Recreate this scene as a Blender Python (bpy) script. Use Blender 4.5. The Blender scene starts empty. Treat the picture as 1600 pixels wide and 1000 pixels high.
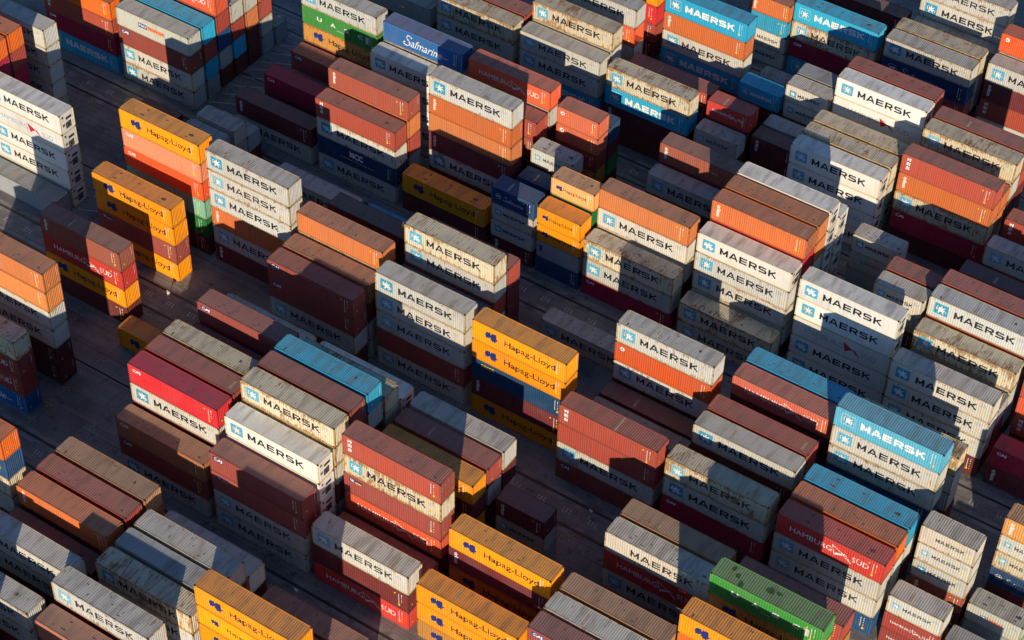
import bpy, bmesh, math, random
import numpy as np
from mathutils import Matrix, Vector

# ------------------------------------------------------------------ camera, sky, sun, exposure
scene = bpy.context.scene
C = scene.collection
R = math.radians
OX, OY = 75.0, -140.0                      # yard coordinates -> world coordinates
CAM_H = 172.667
FPX = 3208.79                              # focal length in pixels of a 1600 wide picture
FWD = Vector((-0.37724077, 0.59838004, -0.70684562))
RGT = Vector((0.83346212, 0.55211516, 0.02257749))
UPV = Vector((-0.4037701, 0.5806119, 0.70700744))
cam_d = bpy.data.cameras.new('camera')
cam = bpy.data.objects.new('camera', cam_d)
C.objects.link(cam)
cam_d.sensor_width = 36.0
cam_d.lens = FPX / 1600 * 36.0
cam_d.clip_start = 1.0
cam_d.clip_end = 6000
m = Matrix((RGT, UPV, -FWD)).transposed().to_4x4()
m.translation = Vector((OX, OY, CAM_H))
cam.matrix_world = m
scene.camera = cam

SUN_TO = Vector((0.55, -1.0, 0.37)).normalized()
w = bpy.data.worlds.new('World')
scene.world = w
w.use_nodes = True
wn = w.node_tree.nodes
sky = wn.new('ShaderNodeTexSky')
sky.sky_type = 'NISHITA'
sky.sun_disc = False
sky.sun_elevation = R(18)
sky.sun_rotation = R(151)
sky.air_density = 0.85
sky.dust_density = 0.0
sky.ozone_density = 4.0
bg = wn['Background']
bg.inputs[1].default_value = 0.125
w.node_tree.links.new(sky.outputs[0], bg.inputs[0])
sun_d = bpy.data.lights.new('sun', 'SUN')
sun_d.energy = 5.0
sun_d.angle = R(0.5)
sun_d.color = (1.0, 0.84, 0.63)
sun = bpy.data.objects.new('sun', sun_d)
C.objects.link(sun)
sun.rotation_euler = SUN_TO.to_track_quat('Z', 'Y').to_euler()
sun.location = (0, 0, 120)
vs = scene.view_settings
vs.view_transform = 'Standard'
vs.look = 'None'
vs.exposure = 0.0
vs.gamma = 1.0
vs.use_curve_mapping = False
scene.cycles.max_bounces = 6
scene.cycles.use_denoising = True

# ------------------------------------------------------------------ yard lattice
X0, PX, PY, H40, H20 = -48.413, 13.1938, 2.87516, 2.91, 2.61
YB = {'A': 49.80, 'B': 76.13, 'C': 102.278, 'D': 128.635, 'E': 154.945, 'F': 181.146, 'G': 207.21}
L40, L20, W = 12.192, 6.058, 2.438

def lat(c, row):
    x = X0 + PX * c + (0.354 if c < -7.6 else 0.0)
    y = YB[row[0]] + PY * float(row[1:])
    return x + OX, y + OY

# ------------------------------------------------------------------ materials
def nt_new(name):
    mt = bpy.data.materials.new(name)
    mt.use_nodes = True
    nt = mt.node_tree
    return mt, nt, nt.nodes['Principled BSDF']

def N(nt, kind, **kw):
    n = nt.nodes.new(kind)
    for k, v in kw.items():
        setattr(n, k, v)
    return n

def noise(nt, vec, scale, detail=3, rough=0.55):
    n = N(nt, 'ShaderNodeTexNoise')
    n.inputs['Scale'].default_value = scale
    n.inputs['Detail'].default_value = detail
    n.inputs['Roughness'].default_value = rough
    nt.links.new(vec, n.inputs['Vector'])
    return n.outputs['Fac']

def math_n(nt, op, a, b=None, clamp=False):
    n = N(nt, 'ShaderNodeMath', operation=op, use_clamp=clamp)
    for i, v in enumerate((a, b)):
        if v is None:
            continue
        if isinstance(v, (int, float)):
            n.inputs[i].default_value = v
        else:
            nt.links.new(v, n.inputs[i])
    return n.outputs[0]

def ramp(nt, fac, lo, hi):
    n = N(nt, 'ShaderNodeMapRange')
    n.interpolation_type = 'SMOOTHSTEP'
    nt.links.new(fac, n.inputs[0])
    for i, v in ((1, lo), (2, hi)):
        if isinstance(v, (int, float)):
            n.inputs[i].default_value = v
        else:
            nt.links.new(v, n.inputs[i])
    return n.outputs[0]

def mixc(nt, fac, a, b, mode='MIX'):
    n = N(nt, 'ShaderNodeMix', data_type='RGBA', blend_type=mode)
    for sock, v in ((n.inputs[0], fac), (n.inputs[6], a), (n.inputs[7], b)):
        if isinstance(v, (int, float)):
            sock.default_value = v
        elif isinstance(v, tuple):
            sock.default_value = (*v, 1)
        else:
            nt.links.new(v, sock)
    return n.outputs[2]

def scaled(nt, vec, s):
    n = N(nt, 'ShaderNodeMapping')
    n.inputs['Scale'].default_value = s
    nt.links.new(vec, n.inputs[0])
    return n.outputs[0]

def paint_material(name, per_object, part):
    """weathered container paint; its colour and its wear come from the object or from a colour attribute"""
    mt, nt, bs = nt_new(name)
    tc = N(nt, 'ShaderNodeTexCoord').outputs['Object']
    if per_object:
        oi = N(nt, 'ShaderNodeObjectInfo')
        tint, wear = oi.outputs['Color'], oi.outputs['Alpha']
        off = math_n(nt, 'MULTIPLY', oi.outputs['Random'], 300.0)
        va = N(nt, 'ShaderNodeVectorMath', operation='ADD')
        nt.links.new(tc, va.inputs[0])
        cx = N(nt, 'ShaderNodeCombineXYZ')
        nt.links.new(off, cx.inputs[0]); nt.links.new(off, cx.inputs[1])
        nt.links.new(cx.outputs[0], va.inputs[1])
        vec = va.outputs[0]
    else:
        at = N(nt, 'ShaderNodeAttribute', attribute_name='tint')
        tint, wear = at.outputs['Color'], at.outputs['Alpha']
        vec = tc
    col = tint
    # overall fading and grime
    big = noise(nt, vec, 0.35, 2)
    col = mixc(nt, math_n(nt, 'MULTIPLY', ramp(nt, big, 0.4, 0.75), 0.13), col, (0.22, 0.18, 0.15))
    if part == 'side':
        st = noise(nt, scaled(nt, vec, (5.0, 5.0, 0.25)), 1.0, 4)
        col = mixc(nt, math_n(nt, 'MULTIPLY', ramp(nt, st, 0.45, 0.8), 0.30), col, mixc(nt, 1.0, col, (0.45, 0.38, 0.32), 'MULTIPLY'))
        rn = math_n(nt, 'MULTIPLY_ADD', noise(nt, scaled(nt, vec, (4.0, 4.0, 0.9)), 1.0, 6, 0.65), 0.6)
        n2 = nt.nodes[-1]
        nt.links.new(math_n(nt, 'MULTIPLY', noise(nt, vec, 0.5, 3), 0.4), rn.node.inputs[2])
        lo = math_n(nt, 'SUBTRACT', 0.70, math_n(nt, 'MULTIPLY', wear, 0.19))
        sz = N(nt, 'ShaderNodeSeparateXYZ'); nt.links.new(tc, sz.inputs[0])
        if per_object:
            ed = math_n(nt, 'ABSOLUTE', math_n(nt, 'SUBTRACT', sz.outputs['Z'], 1.40))
            rn = math_n(nt, 'ADD', rn, math_n(nt, 'MULTIPLY', ramp(nt, ed, 0.85, 1.35), 0.075))
        rust = ramp(nt, rn, lo, math_n(nt, 'ADD', lo, 0.07))
        col = mixc(nt, math_n(nt, 'MULTIPLY', rust, 0.8), col, (0.27, 0.12, 0.035))
    elif part == 'roof':
        col = mixc(nt, 0.17, col, (0.26, 0.22, 0.20))
        du = noise(nt, scaled(nt, vec, (1.2, 0.25, 1.0)), 1.0, 5, 0.6)
        col = mixc(nt, math_n(nt, 'MULTIPLY', ramp(nt, du, 0.42, 0.70), 0.48), col, (0.13, 0.10, 0.08))
        sp = noise(nt, vec, 2.6, 4, 0.7)
        col = mixc(nt, math_n(nt, 'MULTIPLY', ramp(nt, sp, 0.66, 0.72), 0.6), col, (0.07, 0.05, 0.04))
        rn = math_n(nt, 'MULTIPLY_ADD', noise(nt, scaled(nt, vec, (4.5, 0.9, 1.0)), 1.0, 5, 0.65), 0.55)
        nt.links.new(math_n(nt, 'MULTIPLY', noise(nt, vec, 0.45, 3), 0.45), rn.node.inputs[2])
        lo = math_n(nt, 'SUBTRACT', 0.67, math_n(nt, 'MULTIPLY', wear, 0.155))
        rust = ramp(nt, rn, lo, math_n(nt, 'ADD', lo, 0.08))
        col = mixc(nt, math_n(nt, 'MULTIPLY', rust, 0.85), col, (0.23, 0.10, 0.035))
    else:                                   # frames: edges rust first
        rn = noise(nt, vec, 1.6, 6, 0.7)
        lo = math_n(nt, 'SUBTRACT', 0.66, math_n(nt, 'MULTIPLY', wear, 0.17))
        rust = ramp(nt, rn, lo, math_n(nt, 'ADD', lo, 0.12))
        col = mixc(nt, math_n(nt, 'MULTIPLY', rust, 0.85), col, (0.20, 0.085, 0.03))
    if part != 'frame':                      # knocks and shallow dents, different on every box
        bp = N(nt, 'ShaderNodeBump')
        bp.inputs['Strength'].default_value = 0.55
        bp.inputs['Distance'].default_value = 0.06
        nt.links.new(noise(nt, vec, 1.1, 3, 0.6), bp.inputs['Height'])
        nt.links.new(bp.outputs[0], bs.inputs['Normal'])
    nt.links.new(col, bs.inputs['Base Color'])
    bs.inputs['Roughness'].default_value = 0.66 if part != 'roof' else 0.78
    bs.inputs['Specular IOR Level'].default_value = 0.2
    return mt

PAINT = {(p, o): paint_material('%s_paint%s' % (p, '' if o else '_mixed'), o, p) for p in ('side', 'roof', 'frame') for o in (True, False)}

def flat(name, col, rough=0.6, metal=0.0, var=0.15, scale=3.0):
    mt, nt, bs = nt_new(name)
    tc = N(nt, 'ShaderNodeTexCoord').outputs['Object']
    f = noise(nt, tc, scale, 4)
    c = mixc(nt, ramp(nt, f, 0.35, 0.75), col, tuple(v * (1 - var) for v in col))
    nt.links.new(c, bs.inputs['Base Color'])
    bs.inputs['Roughness'].default_value = rough
    bs.inputs['Metallic'].default_value = metal
    return mt

MK = {
    'white': flat('white_lettering', (0.82, 0.82, 0.80)),
    'black': flat('black_lettering', (0.012, 0.014, 0.02)),
    'black_worn': flat('worn_black_lettering', (0.045, 0.04, 0.035), var=0.6, scale=6),
    'sky_pale': flat('faded_blue_emblem', (0.20, 0.50, 0.62), var=0.35),
    'sky_deep': flat('deep_blue_emblem', (0.03, 0.33, 0.50), var=0.25),
    'stain': flat('roof_stain', (0.10, 0.08, 0.07), 0.85, var=0.5, scale=2),
    'patch': flat('primer_patch', (0.40, 0.30, 0.20), 0.8, var=0.3, scale=2),
    'moss': flat('dark_green_stain', (0.035, 0.11, 0.035), 0.85, var=0.5, scale=2),
    'crimson': flat('crimson_patch', (0.30, 0.02, 0.05), 0.7),
    'casting': flat('corner_casting_steel', (0.075, 0.05, 0.035), 0.7, 0.2, 0.5, 8),
    'sky': flat('sky_blue_emblem', (0.085, 0.42, 0.62)),
    'navy': flat('navy_emblem', (0.012, 0.03, 0.19)),
    'red': flat('red_emblem', (0.55, 0.02, 0.03)),
    'yellow': flat('yellow_sticker', (0.85, 0.55, 0.02)),
    'peach': flat('peach_panel', (0.72, 0.33, 0.16)),
    'grey': flat('grey_lettering', (0.33, 0.36, 0.38)),
    'pale': flat('pale_panel', (0.66, 0.60, 0.52)),
    'dark': flat('machinery_dark', (0.035, 0.035, 0.04)),
    'steel': flat('steel_hardware', (0.30, 0.29, 0.28), 0.5, 0.6),
}

def ground_material():
    mt, nt, bs = nt_new('yard_asphalt')
    tc = N(nt, 'ShaderNodeTexCoord').outputs['Object']
    a = noise(nt, tc, 0.10, 6, 0.6)
    b = noise(nt, tc, 1.1, 5, 0.65)
    d = noise(nt, scaled(nt, tc, (0.05, 0.6, 1.0)), 1.0, 4)
    col = mixc(nt, ramp(nt, a, 0.35, 0.7), (0.25, 0.232, 0.222), (0.115, 0.110, 0.112))
    col = mixc(nt, math_n(nt, 'MULTIPLY', ramp(nt, b, 0.5, 0.75), 0.5), col, (0.11, 0.10, 0.10))
    col = mixc(nt, math_n(nt, 'MULTIPLY', ramp(nt, d, 0.5, 0.75), 0.45), col, (0.31, 0.285, 0.265))
    oil = noise(nt, tc, 0.45, 5, 0.7)
    col = mixc(nt, math_n(nt, 'MULTIPLY', ramp(nt, oil, 0.56, 0.66), 0.65), col, (0.06, 0.055, 0.055))
    trk = noise(nt, scaled(nt, tc, (0.02, 2.2, 1.0)), 1.0, 3)
    col = mixc(nt, math_n(nt, 'MULTIPLY', ramp(nt, trk, 0.55, 0.65), 0.35), col, (0.07, 0.065, 0.065))
    br = N(nt, 'ShaderNodeTexBrick')
    br.inputs['Scale'].default_value = 1.0
    br.inputs['Brick Width'].default_value = 5.0
    br.inputs['Row Height'].default_value = 3.2
    br.inputs['Mortar Size'].default_value = 0.06
    br.inputs['Color1'].default_value = (1, 1, 1, 1)
    br.inputs['Color2'].default_value = (0.80, 0.78, 0.78, 1)
    br.inputs['Mortar'].default_value = (0.45, 0.42, 0.42, 1)
    nt.links.new(tc, br.inputs['Vector'])
    col = mixc(nt, 0.5, col, br.outputs['Color'], 'MULTIPLY')
    nt.links.new(col, bs.inputs['Base Color'])
    bs.inputs['Roughness'].default_value = 0.85
    bp = N(nt, 'ShaderNodeBump')
    bp.inputs['Strength'].default_value = 0.3
    bp.inputs['Distance'].default_value = 0.05
    nt.links.new(b, bp.inputs['Height'])
    nt.links.new(bp.outputs[0], bs.inputs['Normal'])
    return mt

# ------------------------------------------------------------------ mesh helpers
class MB:
    def __init__(s):
        s.v = []; s.f = []; s.m = []; s.mats = []
    def mat(s, mt):
        if mt not in s.mats:
            s.mats.append(mt)
        return s.mats.index(mt)
    def poly(s, pts, mt):
        i = len(s.v); s.v += [tuple(p) for p in pts]
        s.f.append(tuple(range(i, i + len(pts)))); s.m.append(s.mat(mt))
    def box(s, a, b, mt, faces='xXyYzZ'):
        x0, y0, z0 = a; x1, y1, z1 = b
        i = len(s.v); k = s.mat(mt)
        s.v += [(x0, y0, z0), (x1, y0, z0), (x1, y1, z0), (x0, y1, z0), (x0, y0, z1), (x1, y0, z1), (x1, y1, z1), (x0, y1, z1)]
        F = {'z': (0, 3, 2, 1), 'Z': (4, 5, 6, 7), 'y': (0, 1, 5, 4), 'X': (1, 2, 6, 5), 'Y': (2, 3, 7, 6), 'x': (3, 0, 4, 7)}
        for q in faces:
            s.f.append(tuple(i + j for j in F[q])); s.m.append(k)
    def strip(s, prof, mk, mt):
        """prof: list of (u, d); mk(u, d, t) -> point for t in 0, 1"""
        i = len(s.v); k = s.mat(mt)
        for u, d in prof:
            s.v.append(mk(u, d, 0)); s.v.append(mk(u, d, 1))
        for j in range(len(prof) - 1):
            a = i + 2 * j
            s.f.append((a, a + 2, a + 3, a + 1)); s.m.append(k)
    def build(s, name):
        me = bpy.data.meshes.new(name)
        me.from_pydata(s.v, [], s.f)
        for mt in s.mats:
            me.materials.append(mt)
        me.polygons.foreach_set('material_index', s.m)
        me.update()
        return me

def corr(u0, u1, pitch, depth):
    n = max(1, int(round((u1 - u0) / pitch)))
    p = (u1 - u0) / n
    out = []
    for i in range(n):
        a = u0 + i * p
        out += [(a, 0.0), (a + p * 0.27, 0.0), (a + p * 0.5, depth), (a + p * 0.77, depth)]
    out.append((u1, 0.0))
    return out

def depth_at(prof, u):
    us = [q[0] for q in prof]; ds = [q[1] for q in prof]
    return float(np.interp(u, us, ds))

SIDE_IN = 0.012
def side_prof(L):
    return corr(-L / 2 + 0.16, L / 2 - 0.16, 0.278, 0.046)

def mesh_side(L, Hc, smooth):
    b = MB(); mt = PAINT[('side', True)]
    pr = [(-L / 2 + 0.16, 0.0), (L / 2 - 0.16, 0.0)] if smooth else side_prof(L)
    y = W / 2 - SIDE_IN
    b.strip(pr, lambda u, d, t: (u, -y + d, 0.16 + t * (Hc - 0.27)), mt)
    b.strip([(-u, d) for u, d in pr], lambda u, d, t: (u, y - d, 0.16 + t * (Hc - 0.27)), mt)
    return b.build('side_panel')

def mesh_roof(L, Hc, smooth):
    b = MB(); mt = PAINT[('roof', True)]
    pr = corr(-L / 2 + 0.19, L / 2 - 0.19, 0.262, 0.036) if not smooth else corr(-L / 2 + 0.19, L / 2 - 0.19, 1.1, 0.004)
    z = Hc - 0.018
    b.strip(pr, lambda u, d, t: (u, -W / 2 + 0.06 + t * (W - 0.12), z - d), mt)
    for s in (-1, 1):
        x0, x1 = sorted((s * (L / 2 - 0.19), s * (L / 2 - 0.06)))
        b.poly([(x0, -W / 2 + 0.06, z), (x1, -W / 2 + 0.06, z), (x1, W / 2 - 0.06, z), (x0, W / 2 - 0.06, z)], mt)
    return b.build('roof_panel')

def mesh_frame(L, Hc):
    b = MB(); mt = PAINT[('frame', True)]
    hx, hy = L / 2, W / 2
    for sx in (-1, 1):
        for sy in (-1, 1):
            xa, xb = sorted((sx * hx, sx * (hx - 0.15))); ya, yb = sorted((sy * hy, sy * (hy - 0.12)))
            b.box((xa, ya, 0.12), (xb, yb, Hc - 0.12), mt)
            xc = sorted((sx * (hx + 0.002), sx * (hx - 0.178))); yc = sorted((sy * (hy + 0.002), sy * (hy - 0.162)))
            b.box((xc[0], yc[0], 0.0), (xc[1], yc[1], 0.118), MK['casting'])
            b.box((xc[0], yc[0], Hc - 0.118), (xc[1], yc[1], Hc), MK['casting'])
    for sy in (-1, 1):
        y = sorted((sy * (hy - 0.001), sy * (hy - 0.06)))
        b.box((-hx + 0.178, y[0], 0.02), (hx - 0.178, y[1], 0.16), mt)
        b.box((-hx + 0.178, y[0], Hc - 0.11), (hx - 0.178, y[1], Hc - 0.008), mt)
    for sx in (-1, 1):
        x = sorted((sx * (hx - 0.001), sx * (hx - 0.06)))
        b.box((x[0], -hy + 0.162, 0.02), (x[1], hy - 0.162, 0.17), mt)
        b.box((x[0], -hy + 0.162, Hc - 0.13), (x[1], hy - 0.162, Hc - 0.01), mt)
    b.box((-hx + 0.06, -hy + 0.06, 0.10), (hx - 0.06, hy - 0.06, 0.15), mt, 'zZ')
    return b.build('frame')

def mesh_end(L, Hc):
    b = MB(); mt = PAINT[('side', True)]
    pr = corr(-W / 2 + 0.12, W / 2 - 0.12, 0.25, 0.05)
    x = L / 2 - 0.025
    b.strip(pr, lambda u, d, t: (x - d, u, 0.17 + t * (Hc - 0.30)), mt)
    return b.build('front_wall')

def mesh_doors(L, Hc):
    b = MB(); mt = PAINT[('side', True)]
    x = -L / 2 + 0.04
    for s in (-1, 1):
        y0, y1 = sorted((s * 0.012, s * (W / 2 - 0.12)))
        for k in range(5):
            z0 = 0.17 + k * (Hc - 0.30) / 5; z1 = 0.17 + (k + 1) * (Hc - 0.30) / 5
            b.box((x, y0, z0 + 0.03), (x + 0.03, y1, z1 - 0.03), mt, 'xyYzZ')
            b.box((x + 0.015, y0, z0 - 0.03 if k else z0), (x + 0.03, y1, z0 + 0.03), mt, 'x')
        for yy in (s * 0.30, s * 0.85):
            b.box((x - 0.035, yy - 0.02, 0.1), (x - 0.002, yy + 0.02, Hc - 0.1), MK['steel'])
            b.box((x - 0.05, yy - 0.25 * s - 0.02 if s > 0 else yy - 0.02, 1.05), (x - 0.036, yy + 0.02 if s > 0 else yy + 0.25 + 0.02, 1.09), MK['steel'])
    return b.build('door')

def disc(b, cx, cy, cz, r, mt, ax='x', n=14):
    pts = [(cx, cy + r * math.cos(2 * math.pi * i / n), cz + r * math.sin(2 * math.pi * i / n)) if ax == 'x' else
           (cx + r * math.cos(2 * math.pi * i / n), cy, cz + r * math.sin(2 * math.pi * i / n)) for i in range(n)]
    b.poly(pts, mt)

def mesh_reefer_end(L, Hc):
    b = MB(); x = L / 2
    wm = PAINT[('side', True)]
    b.box((x - 0.10, -W / 2 + 0.12, 0.17), (x - 0.05, W / 2 - 0.12, Hc - 0.13), wm, 'X')
    b.box((x - 0.05, -0.98, 1.55), (x - 0.022, 0.98, 2.62), wm)
    b.box((x - 0.022, -0.20, 1.72), (x - 0.014, 0.75, 2.10), MK['dark'])
    b.box((x - 0.05, -0.95, 0.30), (x - 0.03, 0.10, 1.42), wm)
    b.box((x - 0.03, -0.30, 0.42), (x - 0.018, 0.62, 1.36), MK['dark'])
    disc(b, x - 0.012, 0.15, 0.90, 0.34, MK['steel'])
    disc(b, x - 0.009, 0.15, 0.90, 0.24, MK['dark'])
    b.box((x - 0.05, 0.70, 0.32), (x - 0.015, 0.98, 1.30), wm)
    b.box((x - 0.03, -0.85, 0.95), (x - 0.012, -0.45, 1.35), MK['steel'])
    b.box((x - 0.022, -0.85, 2.20), (x - 0.012, -0.55, 2.50), MK['dark'])
    return b.build('cooling_unit')

# ------------------------------------------------------------------ lettering painted on the side walls
_txt = {}
def text_polys(s, bold=0.0, shear=0.0):
    key = (s, bold, shear)
    if key in _txt:
        return _txt[key]
    cu = bpy.data.curves.new('lettering', 'FONT')
    cu.body = s; cu.offset = bold; cu.shear = shear; cu.resolution_u = 3; cu.fill_mode = 'FRONT'
    ob = bpy.data.objects.new('lettering', cu); C.objects.link(ob)
    bpy.context.view_layer.update()
    dg = bpy.context.evaluated_depsgraph_get()
    me = bpy.data.meshes.new_from_object(ob.evaluated_get(dg))
    v = np.array([q.co[:2] for q in me.vertices]); f = [tuple(p.vertices) for p in me.polygons]
    bpy.data.objects.remove(ob); bpy.data.curves.remove(cu); bpy.data.meshes.remove(me)
    lo = v.min(0); hi = v.max(0)
    v = (v - lo) / (hi - lo)
    _txt[key] = (v, f)
    return _txt[key]

class Marks:
    """flat shapes in (x, z) of the near side wall that end up following its corrugation"""
    def __init__(s): s.items = []
    def text(s, t, x0, x1, z0, z1, mt, bold=0.0, shear=0.0, rot=False, lay=0):
        v, f = text_polys(t, bold, shear)
        if rot:                                     # reads downwards
            q = np.stack([x0 + v[:, 1] * (x1 - x0), z1 - v[:, 0] * (z1 - z0)], 1)
        else:
            q = np.stack([x0 + v[:, 0] * (x1 - x0), z0 + v[:, 1] * (z1 - z0)], 1)
        s.items.append((q, f, mt, lay))
    def poly(s, pts, mt, lay=0):
        s.items.append((np.array(pts, float), [tuple(range(len(pts)))], mt, lay))
    def rect(s, x0, x1, z0, z1, mt, lay=0):
        s.poly([(x0, z0), (x1, z0), (x1, z1), (x0, z1)], mt, lay)
    def line(s, pts, wd, mt, lay=0):
        pts = [np.array(p, float) for p in pts]
        for a, b in zip(pts, pts[1:]):
            d = b - a; d /= max(np.linalg.norm(d), 1e-6); n = np.array([-d[1], d[0]]) * wd / 2; e = d * wd * 0.25
            s.poly([a - n - e, b - n + e, b + n + e, a + n - e], mt, lay)
    def build(s, name, L, smooth):
        pr = side_prof(L); us = [q[0] for q in pr]
        bm = bmesh.new(); mats = []
        for q, f, mt, lay in s.items:
            if mt not in mats: mats.append(mt)
            k = mats.index(mt)
            vs_ = [bm.verts.new((p[0], -lay, p[1])) for p in q]
            for t in f:
                try:
                    fc = bm.faces.new([vs_[i] for i in t]); fc.material_index = k
                except ValueError:
                    pass
        bmesh.ops.triangulate(bm, faces=bm.faces[:])
        if not smooth and bm.verts:
            lo = min(v.co.x for v in bm.verts); hi = max(v.co.x for v in bm.verts)
            for u in us:
                if lo < u < hi:
                    bmesh.ops.bisect_plane(bm, geom=bm.verts[:] + bm.edges[:] + bm.faces[:], plane_co=(u, 0, 0), plane_no=(1, 0, 0), dist=1e-5)
        for v in bm.verts:
            d = 0.0 if smooth else depth_at(pr, v.co.x)
            v.co.y = -(W / 2 - SIDE_IN) + d - 0.004 - 0.003 * (-v.co.y)
        bm.normal_update()
        for f in bm.faces:
            if f.normal.y > 0: f.normal_flip()
        me = bpy.data.meshes.new(name)
        bm.to_mesh(me); bm.free()
        for mt in mats: me.materials.append(mt)
        return me

def star(cx, cz, r, n=7, inner=0.33):
    pts = []
    for i in range(2 * n):
        a = math.pi / 2 + math.pi * i / n
        q = r if i % 2 == 0 else r * inner
        pts.append((cx + q * math.cos(a), cz + q * math.sin(a)))
    return pts

GLYPH = {
 'M': [[(0.09, 0), (0.09, 1)], [(0.91, 0), (0.91, 1)], [(0.06, 0.97), (0.5, 0.22)], [(0.94, 0.97), (0.5, 0.22)]],
 'A': [[(0.03, 0), (0.46, 1)], [(0.97, 0), (0.54, 1)], [(0.2, 0.27), (0.8, 0.27)]],
 'E': [[(0.1, 0.0), (0.1, 1.0)], [(0.1, 0.92), (0.95, 0.92)], [(0.1, 0.5), (0.9, 0.5)], [(0.1, 0.08), (0.97, 0.08)]],
 'R': [[(0.1, 0), (0.1, 1.0)], [(0.1, 0.92), (0.78, 0.92), (0.9, 0.82), (0.9, 0.56), (0.78, 0.44), (0.1, 0.44)], [(0.5, 0.44), (0.93, 0.03)]],
 'S': [[(0.92, 0.90), (0.14, 0.92), (0.08, 0.84), (0.08, 0.60), (0.16, 0.51), (0.84, 0.49), (0.92, 0.40), (0.92, 0.16), (0.85, 0.08), (0.06, 0.09)]],
 'K': [[(0.1, 0), (0.1, 1)], [(0.12, 0.42), (0.86, 0.98)], [(0.38, 0.60), (0.92, 0.02)]],
}
def word(mk, t, x0, x1, z0, z1, wd, mt):
    """wide drawn capitals, each stroke a hair above the one before"""
    adv = (x1 - x0) / len(t); gw = adv * 0.80; k = 0
    for i, ch in enumerate(t):
        gx = x0 + i * (x1 - x0 + adv - gw) / len(t)
        for st in GLYPH[ch]:
            for a, b in zip(st, st[1:]):
                k += 1
                pa = (gx + a[0] * gw, z0 + a[1] * (z1 - z0)); pb = (gx + b[0] * gw, z0 + b[1] * (z1 - z0))
                vert = abs(pa[0] - pb[0]) < 0.35 * abs(pa[1] - pb[1])
                mk.line([pa, pb], wd * (1.15 if vert else 0.95), mt, 1 + 0.12 * (k % 7))

def rrect(x0, x1, z0, z1, r):
    pts = []
    for cx, cz, a0 in ((x1 - r, z1 - r, 0), (x0 + r, z1 - r, 90), (x0 + r, z0 + r, 180), (x1 - r, z0 + r, 270)):
        for k in range(4):
            a = R(a0 + k * 30); pts.append((cx + r * math.cos(a), cz + r * math.sin(a)))
    return pts

def em_star(mk, L, Hc, kind, k=1.0, sq='sky'):
    big = L > 8
    s = (1.0 if big else 0.56) * k
    x0 = -L / 2 + (0.75 if big else 0.55); zc = Hc * 0.53; hw = 0.80 * s; hh = 0.74 * s
    if kind == 'outline':
        p = rrect(x0, x0 + 2 * hw, zc - hh, zc + hh, 0.16 * s)
        mk.line(p + [p[0]], 0.045, MK['white'], 1)
    else:
        mk.poly(rrect(x0, x0 + 2 * hw, zc - hh, zc + hh, 0.14 * s if kind == 'reefer' else 0.02), MK[sq], 1)
    mk.poly(star(x0 + hw, zc, 0.66 * s), MK['white'], 2)

def tx_star(mk, L, Hc, col, bold=0.20, ox=0.0):
    if L > 8:
        word(mk, 'MAERSK', -L / 2 + 3.05 + ox, -L / 2 + 10.3 + ox, Hc * 0.53 - 0.43, Hc * 0.53 + 0.43, bold, MK[col])
    else:
        word(mk, 'MAERSK', -L / 2 + 1.75, -L / 2 + 4.9, Hc * 0.53 - 0.22, Hc * 0.53 + 0.22, bold * 0.55, MK[col])

def em_ship(mk, L, Hc, k=1.0):
    big = L > 8
    s = (1.12 if big else 0.62) * k
    x0 = -L / 2 + (1.65 if big else 0.7); zc = Hc * 0.5
    def T(p): return [(x0 + a * s, zc + (b - 0.62) * s) for a, b in p]
    for dx, dz in ((0.0, 0.0), (0.62, 0.06)):
        mk.poly(T([(0 + dx, 0.68 + dz), (0.18 + dx, 1.10 + dz), (0.66 + dx, 1.20 + dz), (0.60 + dx, 0.84 + dz), (0.72 + dx, 0.62 + dz), (0.42 + dx, 0.36 + dz), (0.14 + dx, 0.30 + dz)]), MK['navy'], 1)
    mk.poly(T([(0.60, 0.46), (1.42, 0.66), (1.62, 0.54), (1.30, 0.42), (1.40, 0.30), (0.80, 0.24)]), MK['navy'], 2)
    mk.poly(T([(0.64, 0.22), (1.18, 0.30), (1.36, 0.10), (0.84, 0.12)]), MK['navy'], 1)

def em_flag(mk, L, Hc, kind):
    big = L > 8; s = 1.0 if big else 0.5
    x0 = -L / 2 + (6.35 if big else 3.2); zc = Hc * 0.52
    def T(p): return [(x0 + a * s, zc + b * s) for a, b in p]
    left = T([(0, 0.72), (1.35, 0.02), (0.95, -0.16), (0.35, -0.62)])
    right = T([(1.15, 0.08), (1.5, 0.12), (2.25, -0.78), (1.7, -0.42)])
    if kind == 'outline':
        mk.line(left + [left[0]], 0.07 * max(s, 0.7), MK['white'], 1)
        mk.line(right + [right[0]], 0.07 * max(s, 0.7), MK['white'], 1)
        mk.poly(T([(0.4, -0.25), (1.2, 0.05), (1.5, 0.1), (1.2, -0.22), (0.45, -0.55)]), MK['white'], 1)
    else:
        mk.poly(left, MK['red'], 1); mk.poly(right, MK['red'], 1)

def tx_flag(mk, L, Hc, col):
    if L > 8:
        mk.text('HAMBURG', -L / 2 + 1.6, -L / 2 + 6.35, Hc * 0.52 - 0.36, Hc * 0.52 + 0.36, MK[col], -0.004, lay=1)
        mk.text('SÜD', -L / 2 + 8.65, -L / 2 + 10.5, Hc * 0.52 - 0.38, Hc * 0.52 + 0.52, MK[col], -0.004, lay=1)
    else:
        mk.text('HAMBURG', -L / 2 + 0.8, -L / 2 + 3.15, Hc * 0.52 - 0.18, Hc * 0.52 + 0.18, MK[col], 0.0, lay=1)
        mk.text('SÜD', -L / 2 + 4.35, -L / 2 + 5.25, Hc * 0.52 - 0.19, Hc * 0.52 + 0.26, MK[col], 0.0, lay=1)

def em_none(mk, L, Hc): pass

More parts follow.
